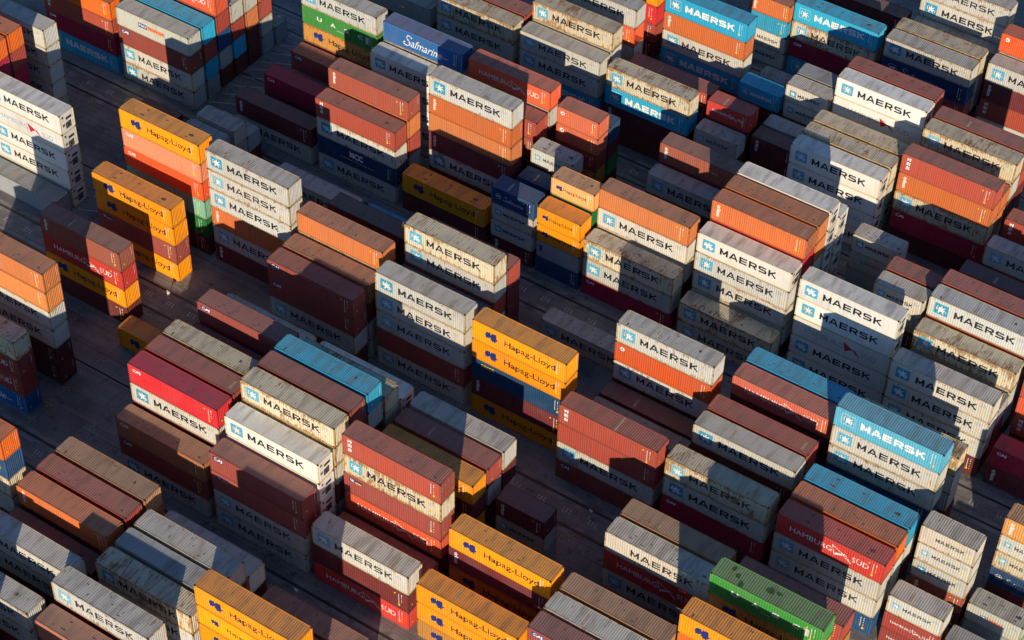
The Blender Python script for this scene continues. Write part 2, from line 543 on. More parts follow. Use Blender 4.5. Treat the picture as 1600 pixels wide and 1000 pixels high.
def marks_for(key, L, Hc):
    """returns (emblem Marks or None, lettering Marks or None)"""
    e, t = Marks(), Marks()
    a = -L / 2; big = L > 8; sc = 1.0 if big else 0.55
    if key == 'star': em_star(e, L, Hc, 'square'); tx_star(t, L, Hc, 'black')
    elif key == 'star_old': em_star(e, L, Hc, 'square', 0.94, 'sky_pale'); tx_star(t, L, Hc, 'black_worn', 0.185, -0.1)
    elif key == 'star_teal': em_star(e, L, Hc, 'square', 1.04, 'sky_deep'); tx_star(t, L, Hc, 'black', 0.215, 0.12)
    elif key == 'star_reefer': em_star(e, L, Hc, 'reefer'); tx_star(t, L, Hc, 'black', 0.215)
    elif key == 'star_blue': em_star(e, L, Hc, 'outline'); tx_star(t, L, Hc, 'white', 0.26)
    elif key == 'star_faded': tx_star(t, L, Hc, 'black_worn', 0.19)
    elif key == 'hl':
        em_ship(e, L, Hc)
        t.text('Hapag-Lloyd', a + (4.2 if big else 1.7), a + (10.8 if big else 4.9), Hc * 0.5 - 0.60 * sc, Hc * 0.5 + 0.52 * sc, MK['black'], 0.012, lay=1)
    elif key == 'hl_small':
        em_ship(e, L, Hc, 0.6)
        t.text('Hapag-Lloyd', a + 3.6, a + 7.9, Hc * 0.5 - 0.40, Hc * 0.5 + 0.25, MK['black'], 0.0, lay=1)
    elif key == 'flag': em_flag(e, L, Hc, 'outline'); tx_flag(t, L, Hc, 'white')
    elif key == 'flag_white': em_flag(e, L, Hc, 'red'); tx_flag(t, L, Hc, 'grey')
    elif key == 'script':
        k = 1.0 if big else 0.52; x = a + 3.1 * (1 if big else 0.5)
        S = [(1.35, 2.05), (1.1, 2.28), (0.75, 2.25), (0.55, 1.95), (0.70, 1.65), (1.0, 1.35), (1.05, 1.0), (0.8, 0.72), (0.35, 0.66), (0.05, 0.85), (0.1, 1.1), (0.3, 1.12)]
        t.line([(x + p * k, Hc * 0.5 + (q - 1.45) * k) for p, q in S], 0.15 * k, MK['white'], 1)
        t.text('afmarine', x + 1.15 * k, x + 6.0 * k, Hc * 0.5 - 0.75 * k, Hc * 0.5 + 0.50 * k, MK['white'], 0.0, 0.45, lay=1)
        t.line([(x + 5.9 * k, Hc * 0.5 - 0.3 * k), (x + 6.5 * k, Hc * 0.5 - 0.42 * k), (x + 6.9 * k, Hc * 0.5 - 0.25 * k)], 0.06 * k, MK['white'], 1)
    elif key == 'script_flag':
        k = 1.0 if big else 0.62
        p = [(a + (1.6 + 0.62 * math.cos(i * 0.5236)) * k, Hc * 0.52 + 0.62 * math.sin(i * 0.5236) * k) for i in range(13)]
        e.line(p, 0.04, MK['white'], 1)
        e.poly([(a + 1.2 * k, Hc * 0.52 + 0.25 * k), (a + 2.0 * k, Hc * 0.52 + 0.2 * k), (a + 2.0 * k, Hc * 0.52 - 0.2 * k), (a + 1.2 * k, Hc * 0.52 - 0.15 * k)], MK['white'], 1)
        e.line([(a + 1.2 * k, Hc * 0.52 + 0.25 * k), (a + 2.0 * k, Hc * 0.52 - 0.2 * k)], 0.14 * k, MK['red'], 2)
        x = a + 2.6 * k; k2 = 0.9 * k
        S = [(1.2, 2.0), (0.95, 2.2), (0.65, 2.1), (0.6, 1.8), (0.9, 1.5), (1.0, 1.15), (0.7, 0.85), (0.2, 0.85), (0.1, 1.1)]
        t.line([(x + p_ * k2, Hc * 0.5 + (q - 1.45) * k2) for p_, q in S], 0.09 * k2, MK['white'], 1)
        t.text('afmarine', x + 1.1 * k2, x + 6.3 * k2 * (1 if big else 0.85), Hc * 0.5 - 0.7 * k2, Hc * 0.5 + 0.35 * k2, MK['white'], -0.01, 0.45, lay=1)
    elif key == 'uasc':
        for ch, x in (('U', 2.4), ('A', 4.6), ('S', 6.8), ('C', 9.0)):
            t.text(ch, a + x, a + x + 0.8, Hc * 0.53 - 0.3, Hc * 0.53 + 0.3, MK['white'], 0.03, lay=1)
        e.rect(a + 10.25, a + 10.75, Hc * 0.5 - 0.55, Hc * 0.5 + 0.55, MK['pale'], 1)
        t.rect(a + 5.6, a + 6.7, Hc * 0.53 - 0.62, Hc * 0.53 - 0.55, MK['pale'], 1)
    elif key == 'po':
        x = a + 3.7 * (1 if big else 0.42); z = Hc * 0.55
        e.rect(x, x + 1.5 * sc, z - 0.36 * sc, z + 0.36 * sc, MK['navy'], 0)
        e.rect(x + 1.55 * sc, x + 4.5 * sc, z - 0.36 * sc, z + 0.36 * sc, MK['peach'], 0)
        t.text('P&O', x + 0.15 * sc, x + 1.35 * sc, z - 0.2 * sc, z + 0.22 * sc, MK['white'], 0.02, lay=1)
        t.text('Nedlloyd', x + 1.7 * sc, x + 4.3 * sc, z - 0.22 * sc, z + 0.24 * sc, MK['red'], 0.02, lay=1)
    elif key == 'mcc':
        t.text('MCC', a + 5.0, a + 7.1, Hc * 0.5 - 0.05, Hc * 0.5 + 0.95, MK['white'], 0.06, lay=1)
        for k in range(14):
            t.rect(a + 3.6 + k * 0.38, a + 3.84 + k * 0.38, Hc * 0.5 - 0.5, Hc * 0.5 - 0.38, MK['pale'], 1)
    elif key in ('cai', 'cai_badge'):
        if key == 'cai_badge': e.rect(a + 0.5, a + 1.85, Hc - 1.02, Hc - 0.42, MK['navy'], 0)
        t.text('CAI', a + 0.6, a + 1.7, Hc - 0.94, Hc - 0.5, MK['white'], 0.04, lay=1)
    elif key == 'vert': t.text('triton', a + 0.65, a + 1.15, Hc - 2.2, Hc - 0.45, MK['white'], 0.04, rot=True, lay=1)
    elif key == 'three':
        for ch, z in (('M', 2.25), ('E', 1.60), ('S', 0.95)):
            t.text(ch, a + 0.65, a + 1.15, z - 0.2, z + 0.25, MK['white'], 0.06, lay=1)
    elif key == 'tex':
        e.rect(a + 0.7, a + 2.3, Hc - 1.0, Hc - 0.45, MK['navy'], 0)
        e.rect(a + 1.4, a + 2.2, Hc - 0.95, Hc - 0.75, MK['yellow'], 1)
        t.text('tex', a + 0.8, a + 1.35, Hc - 0.9, Hc - 0.52, MK['white'], 0.03, lay=1)
    elif key == 'cosco': t.text('COSCO', a + 1.2, a + 3.0, Hc - 0.95, Hc - 0.5, MK['yellow'], 0.04, lay=1)
    elif key == 'cronos': t.text('CRONOS', a + 0.65, a + 1.05, Hc - 2.3, Hc - 0.4, MK['yellow'], 0.0, rot=True, lay=1)
    elif key == 'round':
        e.poly([(a + 0.9 * (1 if big else 0.9) + 0.3 * math.cos(i * 0.5236), Hc - 0.8 + 0.3 * math.sin(i * 0.5236)) for i in range(12)], MK['white'], 1)
        e.poly([(a + 0.62, Hc - 0.85), (a + 1.0, Hc - 0.7), (a + 0.95, Hc - 0.95)], MK['black'], 2)
    elif key == 'grey_line':
        e.rect(a + 0.9 * sc, a + 1.5 * sc, 1.0, Hc - 0.7, MK['navy'], 0)
    return (e if e.items else None), (t if t.items else None)

def id_marks(L, Hc, dark, seed):
    rnd = random.Random(seed); k = Marks(); b = L / 2 - (1.25 if L > 8 else 0.95)
    c = MK['black'] if dark else MK['white']
    if dark:
        for j in range(3):
            for i in range(5):
                if rnd.random() < 0.8: k.rect(b - 0.35 + i * 0.16, b - 0.26 + i * 0.16, Hc - 0.62 - j * 0.17, Hc - 0.53 - j * 0.17, MK['grey'], 1)
    else:
        z = Hc - 0.45
        while z > Hc - 2.0:
            h = rnd.uniform(0.06, 0.13); k.rect(b, b + 0.07, z - h, z, c, 1); z -= h + 0.03
        z = Hc - 0.5
        for i in range(5):
            k.rect(b + 0.33, b + 0.41, z - 0.12, z, c if i < 2 else MK['yellow'], 1); z -= rnd.uniform(0.2, 0.42)
    yx = b + rnd.choice((0.28, -0.1)); yz = rnd.uniform(0.45, 0.9)
    k.rect(yx, yx + 0.24, yz, yz + 0.28, MK['yellow'], 1)
    if rnd.random() < 0.7: k.rect(b - 0.55, b - 0.38, Hc - 0.75, Hc - 0.58, MK['yellow'], 1)
    return k.build('identification_marks', L, False)

def roof_patch(L, Hc, kind):
    r = random.Random(kind); pr = corr(-L / 2 + 0.19, L / 2 - 0.19, 0.262, 0.036); us = [q[0] for q in pr]
    bm = bmesh.new()
    kind = kind.rstrip('0123456789')
    mt = {'moss': 'moss', 'crimson': 'crimson', 'strip': 'patch', 'patch': 'patch'}.get(kind, 'stain')
    n = {'moss': 5, 'crimson': 8, 'strip': 1, 'patch': 1}.get(kind, r.randrange(2, 11))
    k = 0
    for i in range(n):
        cx = r.uniform(-L * 0.42, L * 0.42); cy = r.uniform(-0.8, 0.8)
        if kind == 'strip': pts = [(0.6, -1.1), (0.85, -1.1), (0.85, 1.1), (0.6, 1.1)]
        elif kind == 'patch':
            a, b2 = r.uniform(0.1, 0.16), r.uniform(0.5, 1.0); pts = [(cx - a, -b2), (cx + a, -b2), (cx + a, b2 * 0.6), (cx - a, b2 * 0.6)]
        elif kind == 'crimson': pts = [(cx - 0.16, cy - 0.13), (cx + 0.16, cy - 0.13), (cx + 0.16, cy + 0.13), (cx - 0.16, cy + 0.13)]
        else:
            rx, ry = (r.uniform(0.25, 0.7), r.uniform(0.2, 0.55)) if kind == 'moss' else (0.05 + 0.33 * r.random() ** 3, 0.05 + 0.28 * r.random() ** 3)
            pts = []
            for j in range(11):
                a = 2 * math.pi * j / 11; q = r.uniform(0.55, 1.1)
                pts.append((cx + rx * q * math.cos(a), max(-1.1, min(1.1, cy + ry * q * math.sin(a)))))
        k += 1
        bm.faces.new([bm.verts.new((p[0], p[1], 0.0006 * k)) for p in pts])
    bmesh.ops.triangulate(bm, faces=bm.faces[:])
    for u in us:
        bmesh.ops.bisect_plane(bm, geom=bm.verts[:] + bm.edges[:] + bm.faces[:], plane_co=(u, 0, 0), plane_no=(1, 0, 0), dist=1e-5)
    for v in bm.verts: v.co.z += Hc - 0.018 - depth_at(pr, v.co.x) + 0.004
    bm.normal_update()
    for f in bm.faces:
        if f.normal.z < 0: f.normal_flip()
    me = bpy.data.meshes.new('roof_patch'); bm.to_mesh(me); bm.free(); me.materials.append(MK[mt])
    return me

def ghost_patch(L, Hc, q):
    mk = Marks(); a = -L / 2; P_ = PAINT[('side', True)]
    if q == 0: mk.rect(a + L * 0.36, a + L * 0.50, 0.45, Hc - 0.75, P_, 0.3)
    else:
        mk.rect(a + L * 0.22, a + L * 0.27, Hc * 0.35, Hc * 0.7, P_, 0.3); mk.rect(a + L * 0.40, a + L * 0.58, Hc * 0.30, Hc * 0.62, P_, 0.3)
    return mk.build('bare_patch', L, False)

def end_marks(L, Hc):
    b = MB(); x = L / 2 + 0.004 - 0.025
    z = Hc - 0.4
    r = random.Random(4)
    while z > Hc - 1.5:
        h = r.uniform(0.06, 0.13); b.box((x, 0.80, z - h), (x + 0.004, 0.86, z), MK['white'], 'X'); z -= h + 0.03
    b.box((x, -0.62, 0.7), (x + 0.004, -0.42, 0.92), MK['yellow'], 'X')
    return b.build('end_marks')

def door_text(L, Hc):
    b = MB(); x = L / 2 - 0.03; r = random.Random(9)
    for y0 in (-1.0, -0.45, 0.15, 0.65):
        z = Hc - 0.4
        while z > 0.6:
            h = r.uniform(0.05, 0.1); wd = r.uniform(0.12, 0.3)
            if r.random() < 0.75: b.box((x - 0.036, y0, z - h), (x - 0.032 + 0.02, y0 + wd, z), MK['white'], 'X')
            z -= h + 0.09
    return b.build('door_lettering')

# ------------------------------------------------------------------ kinds of container
# code: colour, wear, frame colour, marks, smooth, look for the label
K = {
 'MG': ((0.56, 0.56, 0.525), 0.50, (0.50, 0.40, 0.24), 'star', 0, 'light grey container with star square'),
 'MW': ((0.62, 0.57, 0.43), 0.92, (0.50, 0.33, 0.12), 'star', 0, 'rust-streaked cream container with star square'),
 'MF': ((0.60, 0.57, 0.50), 0.62, (0.50, 0.42, 0.28), 'star_faded', 0, 'grey container with rusty lettering and no emblem'),
 'MR': ((0.80, 0.78, 0.72), 0.08, (0.72, 0.62, 0.42), 'star_reefer', 1, 'smooth white refrigerated container with star square'),
 'HW': ((0.80, 0.78, 0.72), 0.12, (0.70, 0.58, 0.38), 'flag_white', 1, 'white refrigerated container with red flag emblem'),
 'BL': ((0.03, 0.42, 0.66), 0.15, (0.03, 0.36, 0.56), 'star_blue', 0, 'bright blue container with outlined star'),
 'HS': ((0.60, 0.055, 0.045), 0.15, (0.50, 0.06, 0.04), 'flag', 0, 'red container with white flag outline'),
 'HO': ((0.72, 0.12, 0.05), 0.15, (0.55, 0.10, 0.05), 'flag', 0, 'orange-red container with white flag outline'),
 'HM': ((0.33, 0.055, 0.045), 0.20, (0.28, 0.05, 0.04), 'flag', 0, 'red container darkened for shade, white flag outline'),  # the flag red again, darkened so the colour itself carries shade
 'BF': ((0.10, 0.43, 0.62), 0.25, (0.10, 0.38, 0.52), 'star_blue', 0, 'faded light blue container with outlined star'),
 'HF': ((0.60, 0.15, 0.10), 0.15, (0.50, 0.13, 0.09), 'flag', 0, 'faded salmon-red container with white flag outline'),
 'HL': ((0.93, 0.33, 0.008), 0.12, (0.75, 0.28, 0.01), 'hl', 0, 'golden orange container with navy emblem'),
 'HK': ((0.93, 0.44, 0.008), 0.10, (0.75, 0.28, 0.01), 'hl_small', 0, 'yellow container with small navy emblem'),
 'HR': ((0.55, 0.26, 0.06), 0.75, (0.40, 0.18, 0.04), 'hl', 0, 'dull rusty orange container with navy emblem'),
 'HP': ((0.85, 0.42, 0.16), 0.30, (0.75, 0.30, 0.08), 'hl', 0, 'faded peach container with pale emblem'),
 'OP': ((0.72, 0.25, 0.07), 0.25, (0.55, 0.20, 0.06), None, 0, 'plain light orange container'),
 'SF': ((0.028, 0.125, 0.34), 0.25, (0.07, 0.18, 0.38), 'script', 0, 'blue container with large white script'),
 'SG': ((0.013, 0.06, 0.16), 0.15, (0.03, 0.10, 0.24), 'script_flag', 0, 'deep blue container with flag roundel and script'),
 'UA': ((0.05, 0.27, 0.055), 0.12, (0.10, 0.30, 0.06), 'uasc', 0, 'green container with four spaced white letters'),
 'CR': ((0.42, 0.02, 0.06), 0.10, (0.36, 0.025, 0.06), 'cai', 0, 'crimson container with small white letters'),
 'CX': ((0.64, 0.03, 0.04), 0.08, (0.50, 0.035, 0.04), 'cai', 0, 'bright red container with small white letters'),
 'CO': ((0.78, 0.10, 0.025), 0.10, (0.60, 0.10, 0.03), 'cai', 0, 'orange-red container with small white letters'),
 'CS': ((0.78, 0.27, 0.14), 0.25, (0.65, 0.22, 0.10), 'cai', 0, 'salmon pink container with small white letters'),
 'CB': ((0.32, 0.075, 0.06), 0.20, (0.28, 0.07, 0.05), 'cai_badge', 0, 'brown container with navy name badge'),
 'CT': ((0.42, 0.18, 0.08), 0.40, (0.38, 0.15, 0.07), 'cai', 0, 'tan brown container with small white letters'),
 'TR': ((0.60, 0.165, 0.05), 0.15, (0.50, 0.14, 0.05), 'vert', 0, 'rust orange container with upright white lettering'),
 'TB': ((0.36, 0.11, 0.07), 0.20, (0.32, 0.10, 0.07), 'vert', 0, 'brown container with upright white lettering'),
 'RV': ((0.44, 0.10, 0.06), 0.12, (0.38, 0.10, 0.06), 'vert', 0, 'red container with upright white lettering'),
 'TY': ((0.72, 0.36, 0.11), 0.55, (0.62, 0.28, 0.07), 'vert', 0, 'amber container with upright white lettering'),
 'RP': ((0.50, 0.20, 0.13), 0.12, (0.42, 0.17, 0.11), None, 0, 'plain salmon brown container'),
 'TM': ((0.17, 0.035, 0.042), 0.15, (0.18, 0.035, 0.04), 'vert', 0, 'maroon container with upright white lettering'),
 'MS': ((0.44, 0.085, 0.055), 0.10, (0.38, 0.08, 0.05), 'three', 0, 'red-brown container with three stacked white characters'),
 'TX': ((0.38, 0.085, 0.07), 0.20, (0.34, 0.08, 0.06), 'tex', 0, 'red-brown container with navy and yellow badge'),
 'RB': ((0.40, 0.075, 0.055), 0.20, (0.34, 0.07, 0.05), None, 0, 'plain red-brown container'),
 'RU': ((0.60, 0.20, 0.07), 0.30, (0.48, 0.15, 0.05), None, 0, 'plain rust orange container'),
 'RD': ((0.52, 0.28, 0.14), 0.45, (0.42, 0.20, 0.09), None, 0, 'plain tan container'),
 'OR': ((0.78, 0.16, 0.02), 0.10, (0.60, 0.13, 0.03), None, 0, 'plain bright orange container'),
 'OL': ((0.66, 0.11, 0.03), 0.10, (0.55, 0.10, 0.03), 'round', 0, 'deep orange container with round white emblem'),
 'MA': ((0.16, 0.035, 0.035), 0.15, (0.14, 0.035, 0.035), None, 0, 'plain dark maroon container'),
 'GS': ((0.58, 0.15, 0.08), 0.15, (0.50, 0.13, 0.07), 'round', 0, 'salmon container with round white emblem'),
 'PO': ((0.46, 0.50, 0.46), 0.30, (0.42, 0.38, 0.26), 'po', 0, 'pale green-grey container with navy and peach nameplate'),
 'MC': ((0.014, 0.065, 0.16), 0.15, (0.03, 0.09, 0.2), 'mcc', 0, 'navy container with blocky white initials'),
 'NV': ((0.018, 0.075, 0.18), 0.15, (0.03, 0.10, 0.24), None, 0, 'plain navy blue container'),
 'NC': ((0.018, 0.07, 0.16), 0.15, (0.02, 0.07, 0.16), 'cosco', 0, 'navy blue container with small yellow letters'),
 'TE': ((0.22, 0.48, 0.34), 0.30, (0.20, 0.42, 0.28), None, 0, 'plain pale mint green container'),
 'GN': ((0.02, 0.20, 0.05), 0.20, (0.03, 0.18, 0.05), None, 0, 'plain dark green container'),
 'GY': ((0.36, 0.40, 0.42), 0.40, (0.33, 0.31, 0.26), None, 0, 'plain blue-grey container'),
 'GL': ((0.36, 0.40, 0.42), 0.40, (0.33, 0.31, 0.26), 'grey_line', 0, 'blue-grey container with faded dark stripe'),
 'BP': ((0.03, 0.36, 0.58), 0.25, (0.03, 0.32, 0.50), None, 0, 'plain bright blue container'),
}

# ------------------------------------------------------------------ the stacks, top container first
# slot column, block and row, then the codes; t = twenty-foot boxes
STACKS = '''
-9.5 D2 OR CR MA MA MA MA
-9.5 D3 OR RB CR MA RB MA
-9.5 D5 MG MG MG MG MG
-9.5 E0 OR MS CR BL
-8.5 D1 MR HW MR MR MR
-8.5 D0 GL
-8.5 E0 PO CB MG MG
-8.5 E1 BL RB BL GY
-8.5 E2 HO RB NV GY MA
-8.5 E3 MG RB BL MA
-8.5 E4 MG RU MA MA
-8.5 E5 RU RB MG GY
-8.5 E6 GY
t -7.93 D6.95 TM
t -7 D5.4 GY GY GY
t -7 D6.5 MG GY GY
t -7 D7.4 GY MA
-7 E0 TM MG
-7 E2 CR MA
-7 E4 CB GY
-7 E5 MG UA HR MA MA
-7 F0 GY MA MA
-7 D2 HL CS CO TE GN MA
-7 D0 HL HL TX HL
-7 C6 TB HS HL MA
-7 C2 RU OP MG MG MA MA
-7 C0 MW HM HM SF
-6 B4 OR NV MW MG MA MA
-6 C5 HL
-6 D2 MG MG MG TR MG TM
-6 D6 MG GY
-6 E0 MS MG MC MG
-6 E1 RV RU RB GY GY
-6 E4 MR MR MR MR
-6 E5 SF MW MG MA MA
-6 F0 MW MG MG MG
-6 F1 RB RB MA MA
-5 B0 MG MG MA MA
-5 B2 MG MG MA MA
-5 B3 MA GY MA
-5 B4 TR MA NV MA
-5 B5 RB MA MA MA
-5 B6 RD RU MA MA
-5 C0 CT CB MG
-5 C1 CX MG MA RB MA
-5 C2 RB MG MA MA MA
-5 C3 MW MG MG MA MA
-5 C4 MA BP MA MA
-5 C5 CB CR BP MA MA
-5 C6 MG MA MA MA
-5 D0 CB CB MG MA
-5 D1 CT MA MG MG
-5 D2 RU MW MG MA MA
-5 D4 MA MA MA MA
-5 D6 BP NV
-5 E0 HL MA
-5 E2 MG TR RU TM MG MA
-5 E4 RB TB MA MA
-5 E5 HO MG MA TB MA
-5 F0 MG MG BL MA
-5 F1 MW MG MG MA MA
-5 F3 MG HO MG MG MA
-5 F5 HL CX RB MA RU
-5 A6 RB MG MA MA MA MA
-6 A6 RB MG MA MA MA
-4 A5 MG RB MA MA MA
-4 B0 RP HS MA MA
-4 B1 MG MA MG MA MA
-4 B3 MW MG MG MA
-4 B4 GY MG MA MA
-4 B5 MG MA MA MA
-4 B6 MG MA MA
-4 C0 CB TX MG MG
-4 C1 MR MR MR MR MR
-4 C2 MW MW MG MA MG MA
-4 C3 CB MA MG MA MA MA
-4 C4 BP GY MA MG MA MA
-4 C5 MW MG MA MA MA
-4 C6 MR MR MA MA
-4 D1 MG MG MG RB MG
-4 D2 NV MA MA MA
-4 D3 MW MG RB MG MA MA
-4 D4 RB MA MA MA MA
t -4 E0 SG MG MG TM
t -4 E2 SG GY MA
t -4 E3 MG MA MA MA
t -4 E5 GS GS RB HR MA
t -4 E6 NV MA GN MA
-4 F0 MW BL TM MA
-4 F2 RB RB MA
-4 F5 BL TR MG BL MA
t -3.5 E0 HL HL GL NV
t -3.5 E1 HP GN MA GY MA
t -3.5 G0 TR BP MF MG
-3 B3 HL HK HL HL MA MA
-3 B5 RP RB
-3 B6 RP RB
-3 C0 MG MA HS
-3 C1 RB MA
-3 C2 MS MW TX HO MA MA
-3 C4 HL TM HL MA
-3 C5 RB MG MA MA
-3 C6 MG MA MG MA
-3 D1 HL HL NC TM HL
-3 D6 MG
-3 E0 MW MG CR
-3 E1 RU MG MG MA MA
-3 E5 MG MA MA
-3 E6 TB CR MA MA
t -3 F0 MG MA MA
t -3 F1 HS MA MA MA
t -3 F4 BL MA MA
t -3 F6 GY MA
-3 G0 BL MW CR BL
-3 G3 MA MA MA
t -2.5 F1 TM MA MA
t -2.5 F2 GY GY MA
t -2.5 F4 MG MG MA MA
t -2.5 F5 GY NV MA MA
-2 C0 HL HL HR
-2 C2 HL TM HR HL
t -2 C5 TM MG GY
-2 D0 MS RB MG CB
-2 D2 GY MA
-2 D3 MA MA
-2 D4 MG OL MG MA MA
-2 E0 MW MG
-2 E1 MR MG MG MG MA
-2 E2 TR CX MG MG MA MA
-2 E3 RU RU MG MG MA MA
-2 E4 MR MR MR MR MR MA
-2 E5 MR MR MR MR MA
-2 F0 MR MR HW MR
-2 F1 MW MG MR MG
-2 F2 MW MG MG MA
-2 F4 MR HW MA MA MA
-2 F5 RB RB MA MA MA
-2 G0 MG SG RB MA
-2 G1 MW MG MG MA
-2 G3 GY MA MA
-2 G3.75 MG MG MG MA MA
-1 C0 CB HS MA MA
-1 C1 MG MA MA MA
-1 C2 RD MA MA MA
-1 C5 MF HS MG MG
-1 C6 RD MG MA MA
-1 D0 MW MG CR MA
-1 D2 MG MA MA MA
-1 D3 RB MA MA MA
-1 D5 HF MA MA MA
-1 D6 BP GY MA MA
-1 E1 MR MR HW MR MR
t -1 E6 MG PO GY GY
-1 F1 MS TR MW CR MA
-1 F2 TR RU MG MA
-1 F3 MW MG MA MA MA
-1 F4 RB RB MA MA MA
-1 G1 MG TM MS MG
-1 G2 OL MG RB MA MA
t -0.5 E3 MG GY MA MA MA
t -0.5 E4 RB RB MA MA MA
0 C2 HL OR MA MA MA MA
0 C4 UA HR GY MA MA MA
0 C6 RB HR MA MA
0 D0 HS MG MG NV
0 D1 OR MG MG MA
0 D2 BP MG MA MA
0 D4 BF MG MG SG MA MA
0 D6 MW MG MG MA
0 E0 MG MG MG MA
0 E1 GY MA CR
0 E2 MW MG MG MA
0 E3 MG RB MA MA MA
0 E4 RB RB MA MA MA
0 E6 TM BP MA MA
0 F0 MG MA MA
0 F2 MS MA MA
t 1 D0 MG HM HM
t 1 D2 MF MG MG TB MA
1 E0 CR TM
1 E2 RB HO MS MA
t 1.5 D4 TY MG MW SG MA
t 1.5 D2 PO GY
t 1.5 D0 GY MA
'''
DOORS = {(-3, 'C2', 0), (-2, 'E2', 0), (-5, 'F3', 1)}

boxes = []
for ln in STACKS.strip().splitlines():
    p = ln.split()
    tw = p[0] == 't'
    if tw: p = p[1:]
    c, row, codes = float(p[0]), p[1], p[2:]
    x, y = lat(c, row); n = len(codes); h = H20 if tw else H40
    for i, cd in enumerate(codes):
        boxes.append(dict(x=x, y=y, z=(n - 1 - i) * h + 0.004, L=L20 if tw else L40, h=h - 0.016, code=cd, tier=i, n=n, c=c, row=row))

# ------------------------------------------------------------------ how much of each container the camera sees
def visible(bx, SW=800, SH=500):
    f = FPX * SW / 1600
    cam_p = np.array([OX, OY, CAM_H]); fw = np.array(FWD); rt = np.array(RGT); up = np.array(UPV)
    zb = np.full((SH, SW), 1e9); ib = np.full((SH, SW), -1, int)
    for k, b in enumerate(bx):
        x0, y0, z0 = b['x'], b['y'], b['z']; x1, y1, z1 = x0 + b['L'], y0 + W, z0 + b['h']
        for q in (((x0, y0, z0), (x1, y0, z0), (x1, y0, z1), (x0, y0, z1)), ((x1, y0, z0), (x1, y1, z0), (x1, y1, z1), (x1, y0, z1)), ((x0, y0, z1), (x1, y0, z1), (x1, y1, z1), (x0, y1, z1))):
            q = np.array(q) - cam_p
            d = q @ fw; px = SW / 2 + f * (q @ rt) / d; py = SH / 2 - f * (q @ up) / d
            a0, a1 = int(max(0, px.min())), int(min(SW - 1, px.max())); c0, c1 = int(max(0, py.min())), int(min(SH - 1, py.max()))
            if a0 >= a1 or c0 >= c1: continue
            gx, gy = np.meshgrid(np.arange(a0, a1 + 1) + 0.5, np.arange(c0, c1 + 1) + 0.5)
            ins = np.ones(gx.shape, bool); sg = 0
            area = sum(px[i] * py[(i + 1) % 4] - px[(i + 1) % 4] * py[i] for i in range(4))
            for i in range(4):
                j = (i + 1) % 4
                cr = (px[j] - px[i]) * (gy - py[i]) - (py[j] - py[i]) * (gx - px[i])
                ins &= (cr * area) >= 0
            A = np.stack([px[:3], py[:3], np.ones(3)], 1)
            try: co = np.linalg.solve(A, 1 / d[:3])
            except np.linalg.LinAlgError: continue
            dep = 1 / (co[0] * gx + co[1] * gy + co[2])
            sub = zb[c0:c1 + 1, a0:a1 + 1]; si = ib[c0:c1 + 1, a0:a1 + 1]
            w_ = ins & (dep < sub)
            sub[w_] = dep[w_]; si[w_] = k
    cnt = np.bincount(ib[ib >= 0], minlength=len(bx))
    ys, xs = np.nonzero(ib >= 0); ids = ib[ys, xs]
    cx = np.bincount(ids, xs, len(bx)) / np.maximum(cnt, 1) / SW; cy = np.bincount(ids, ys, len(bx)) / np.maximum(cnt, 1) / SH
    return cnt, cx, cy

cnt, cxs, cys = visible(boxes)
order = [int(i) for i in np.argsort(-cnt, kind='stable')]
single = set(i for i in order[:300] if cnt[i] > 0)
print('containers', len(boxes), 'in view', int((cnt > 0).sum()), 'cut', cnt[order[299]])

# ------------------------------------------------------------------ part meshes, shared
_pm = {}
def part(key, fn):
    if key not in _pm: _pm[key] = fn()
    return _pm[key]

